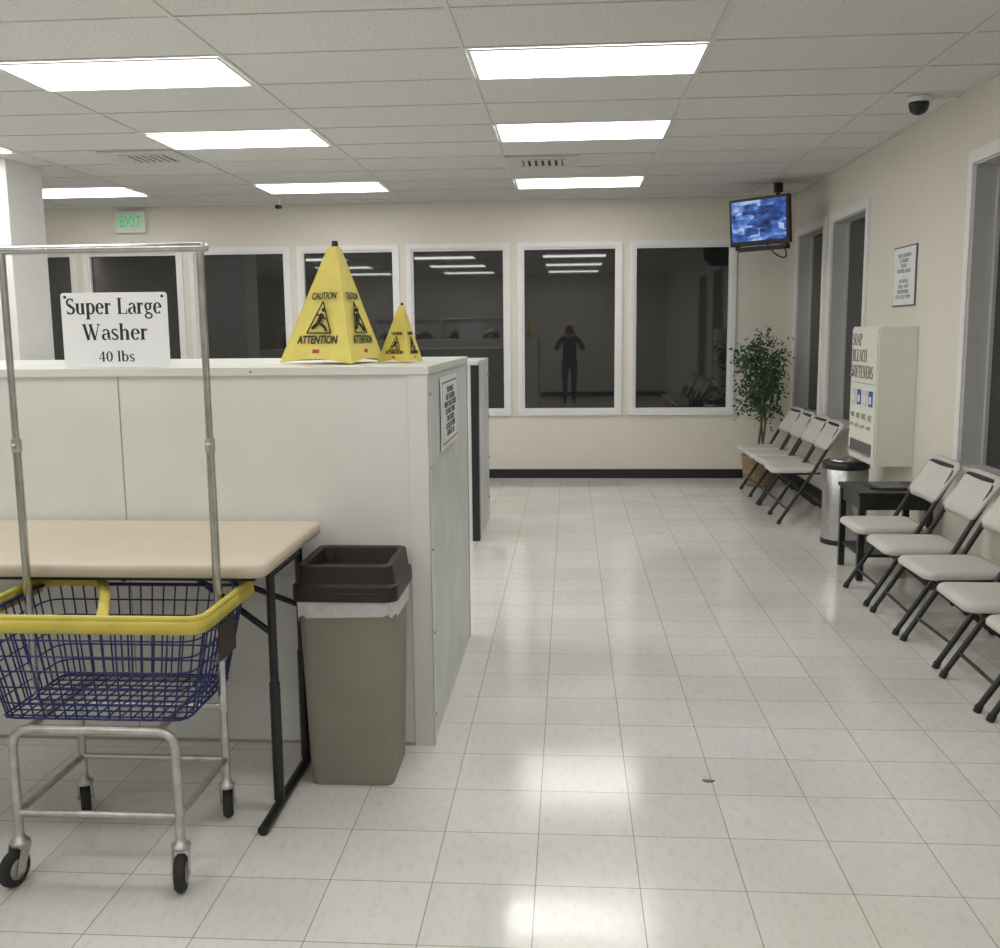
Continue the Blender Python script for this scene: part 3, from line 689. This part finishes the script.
try:
    V=[(0,0,.96),(0,0,1.12),(0,.0,1.30),(0,.0,1.42),(0,.01,1.50),(0,.03,1.58),(0,.03,1.66)]
    R=[(.16,.11),(.15,.10),(.18,.115),(.13,.09),.055,(.078,.09),(.06,.07)]
    E=[(0,1),(1,2),(2,3),(3,4),(4,5),(5,6)]
    for s in (-1,1):
        k=len(V); V+=[(s*.18,0,1.42),(s*.25,.06,1.31),(s*.30,.12,1.20),(s*.21,.20,1.35),(s*.125,.265,1.50),(s*.105,.28,1.53)]
        R+=[.070,.060,.055,.048,.032,.027]; E+=[(3,k),(k,k+1),(k+1,k+2),(k+2,k+3),(k+3,k+4),(k+4,k+5)]
        k=len(V); V+=[(s*.095,0,.88),(s*.10,.01,.68),(s*.10,.015,.50),(s*.10,-.005,.30),(s*.10,-.01,.10),(s*.11,.07,.045),(s*.115,.15,.035)]
        R+=[.098,.085,.064,.060,.042,.04,.032]; E+=[(0,k)]+[(k+i,k+i+1) for i in range(6)]
    def mf(c):
        if c.z<.10: return M_shoe
        if c.z<.93 and abs(c.x)<.3: return M_pant
        if c.z>1.475 and (c.z>1.50 or abs(c.x)<.08): return M_skin
        return M_shirt
    skin('body',V,E,R,0,2,mf)
    for s,nm in ((-1,'left'),(1,'right')):
        V=[(s*.105,.28,1.53),(s*.10,.285,1.565),(s*.095,.295,1.60)]; R=[.026,(.03,.018),(.028,.016)]; E=[(0,1),(1,2)]
        for j,(dz,l) in enumerate(((.045,.9),(.022,1.0),(-.001,.97),(-.022,.8))):
            k=len(V); zz=1.585+dz; V+=[(s*.092,.298,zz),(s*.100,.325,zz+.004),(s*(.085),.335,zz+.003),(s*(.085-.022*l),.333,zz)]; R+=[.010,.0095,.009,.008]
            E+=[(2,k),(k,k+1),(k+1,k+2),(k+2,k+3)]
        k=len(V); V+=[(s*.085,.283,1.545),(s*.068,.285,1.55),(s*.05,.292,1.56)]; R+=[.012,.0105,.009]; E+=[(1,k),(k,k+1),(k+1,k+2)]
        skin(nm+'_hand',V,E,R,0,1,lambda c:M_skin)
    h=MB()
    h.loft([[(x,.298,z) for x,z in rrect(.158,.076,.01)],[(x,.306,z) for x,z in rrect(.158,.076,.01)]],M_blk)
    h.tube([(-.055,.306,.02),(-.055,.309,.02)],.008,M_chrome,12)
    ph=h.build('phone',(0,0,1.585),parent=root)
    h=MB()
    h.ball((0,.012,1.655),.098,M_hair,20,sc=(.92,1.02,.85))
    h.ball((0,-.012,1.60),.09,M_hair,16,sc=(.95,.8,.9))
    h.build('hair',parent=root)
    h=MB()
    h.tube([(0,.115,1.625),(0,.14,1.59),(0,.118,1.585)],[.006,.011,.006],M_skin,8)
    for s in (-1,1):
        h.ball((s*.03,.112,1.622),.010,M_paper,10); h.ball((s*.03,.120,1.622),.005,M_ink,8)
        h.tube([(s*.015,.118,1.64),(s*.045,.108,1.642)],.004,M_hair,6)
        h.ball((s*.083,.03,1.60),.022,M_skin,10,sc=(.4,.7,1.2))
    h.tube([(-.022,.112,1.558),(0,.118,1.556),(.022,.112,1.558)],.005,M_lip,6)
    h.build('face_features',parent=root)
except Exception as ex_:
    print('PERSON FAIL',ex_)

# ---------------------------------------------------------------- world + camera
w=bpy.data.worlds.new('night'); S.world=w; w.use_nodes=True
w.node_tree.nodes['Background'].inputs[0].default_value=(.01,.012,.018,1); w.node_tree.nodes['Background'].inputs[1].default_value=.3
cam=bpy.data.cameras.new('camera'); co=bpy.data.objects.new('camera',cam); COL.objects.link(co); S.camera=co
cam.sensor_fit='HORIZONTAL'; cam.sensor_width=36; cam.lens=36.0; cam.clip_start=.02
th,p,ro=math.radians(4.02),math.radians(8.1),.010
f=Vector((-math.sin(th)*math.cos(p),math.cos(th)*math.cos(p),-math.sin(p))); r=Vector((math.cos(th),math.sin(th),0)); u=r.cross(f)
r2=r*math.cos(ro)-u*math.sin(ro); u2=u*math.cos(ro)+r*math.sin(ro)
co.matrix_world=basis((0,0,1.61),r2,u2,-f)
S.view_settings.view_transform='Standard'; S.view_settings.look='None'; S.view_settings.exposure=.64
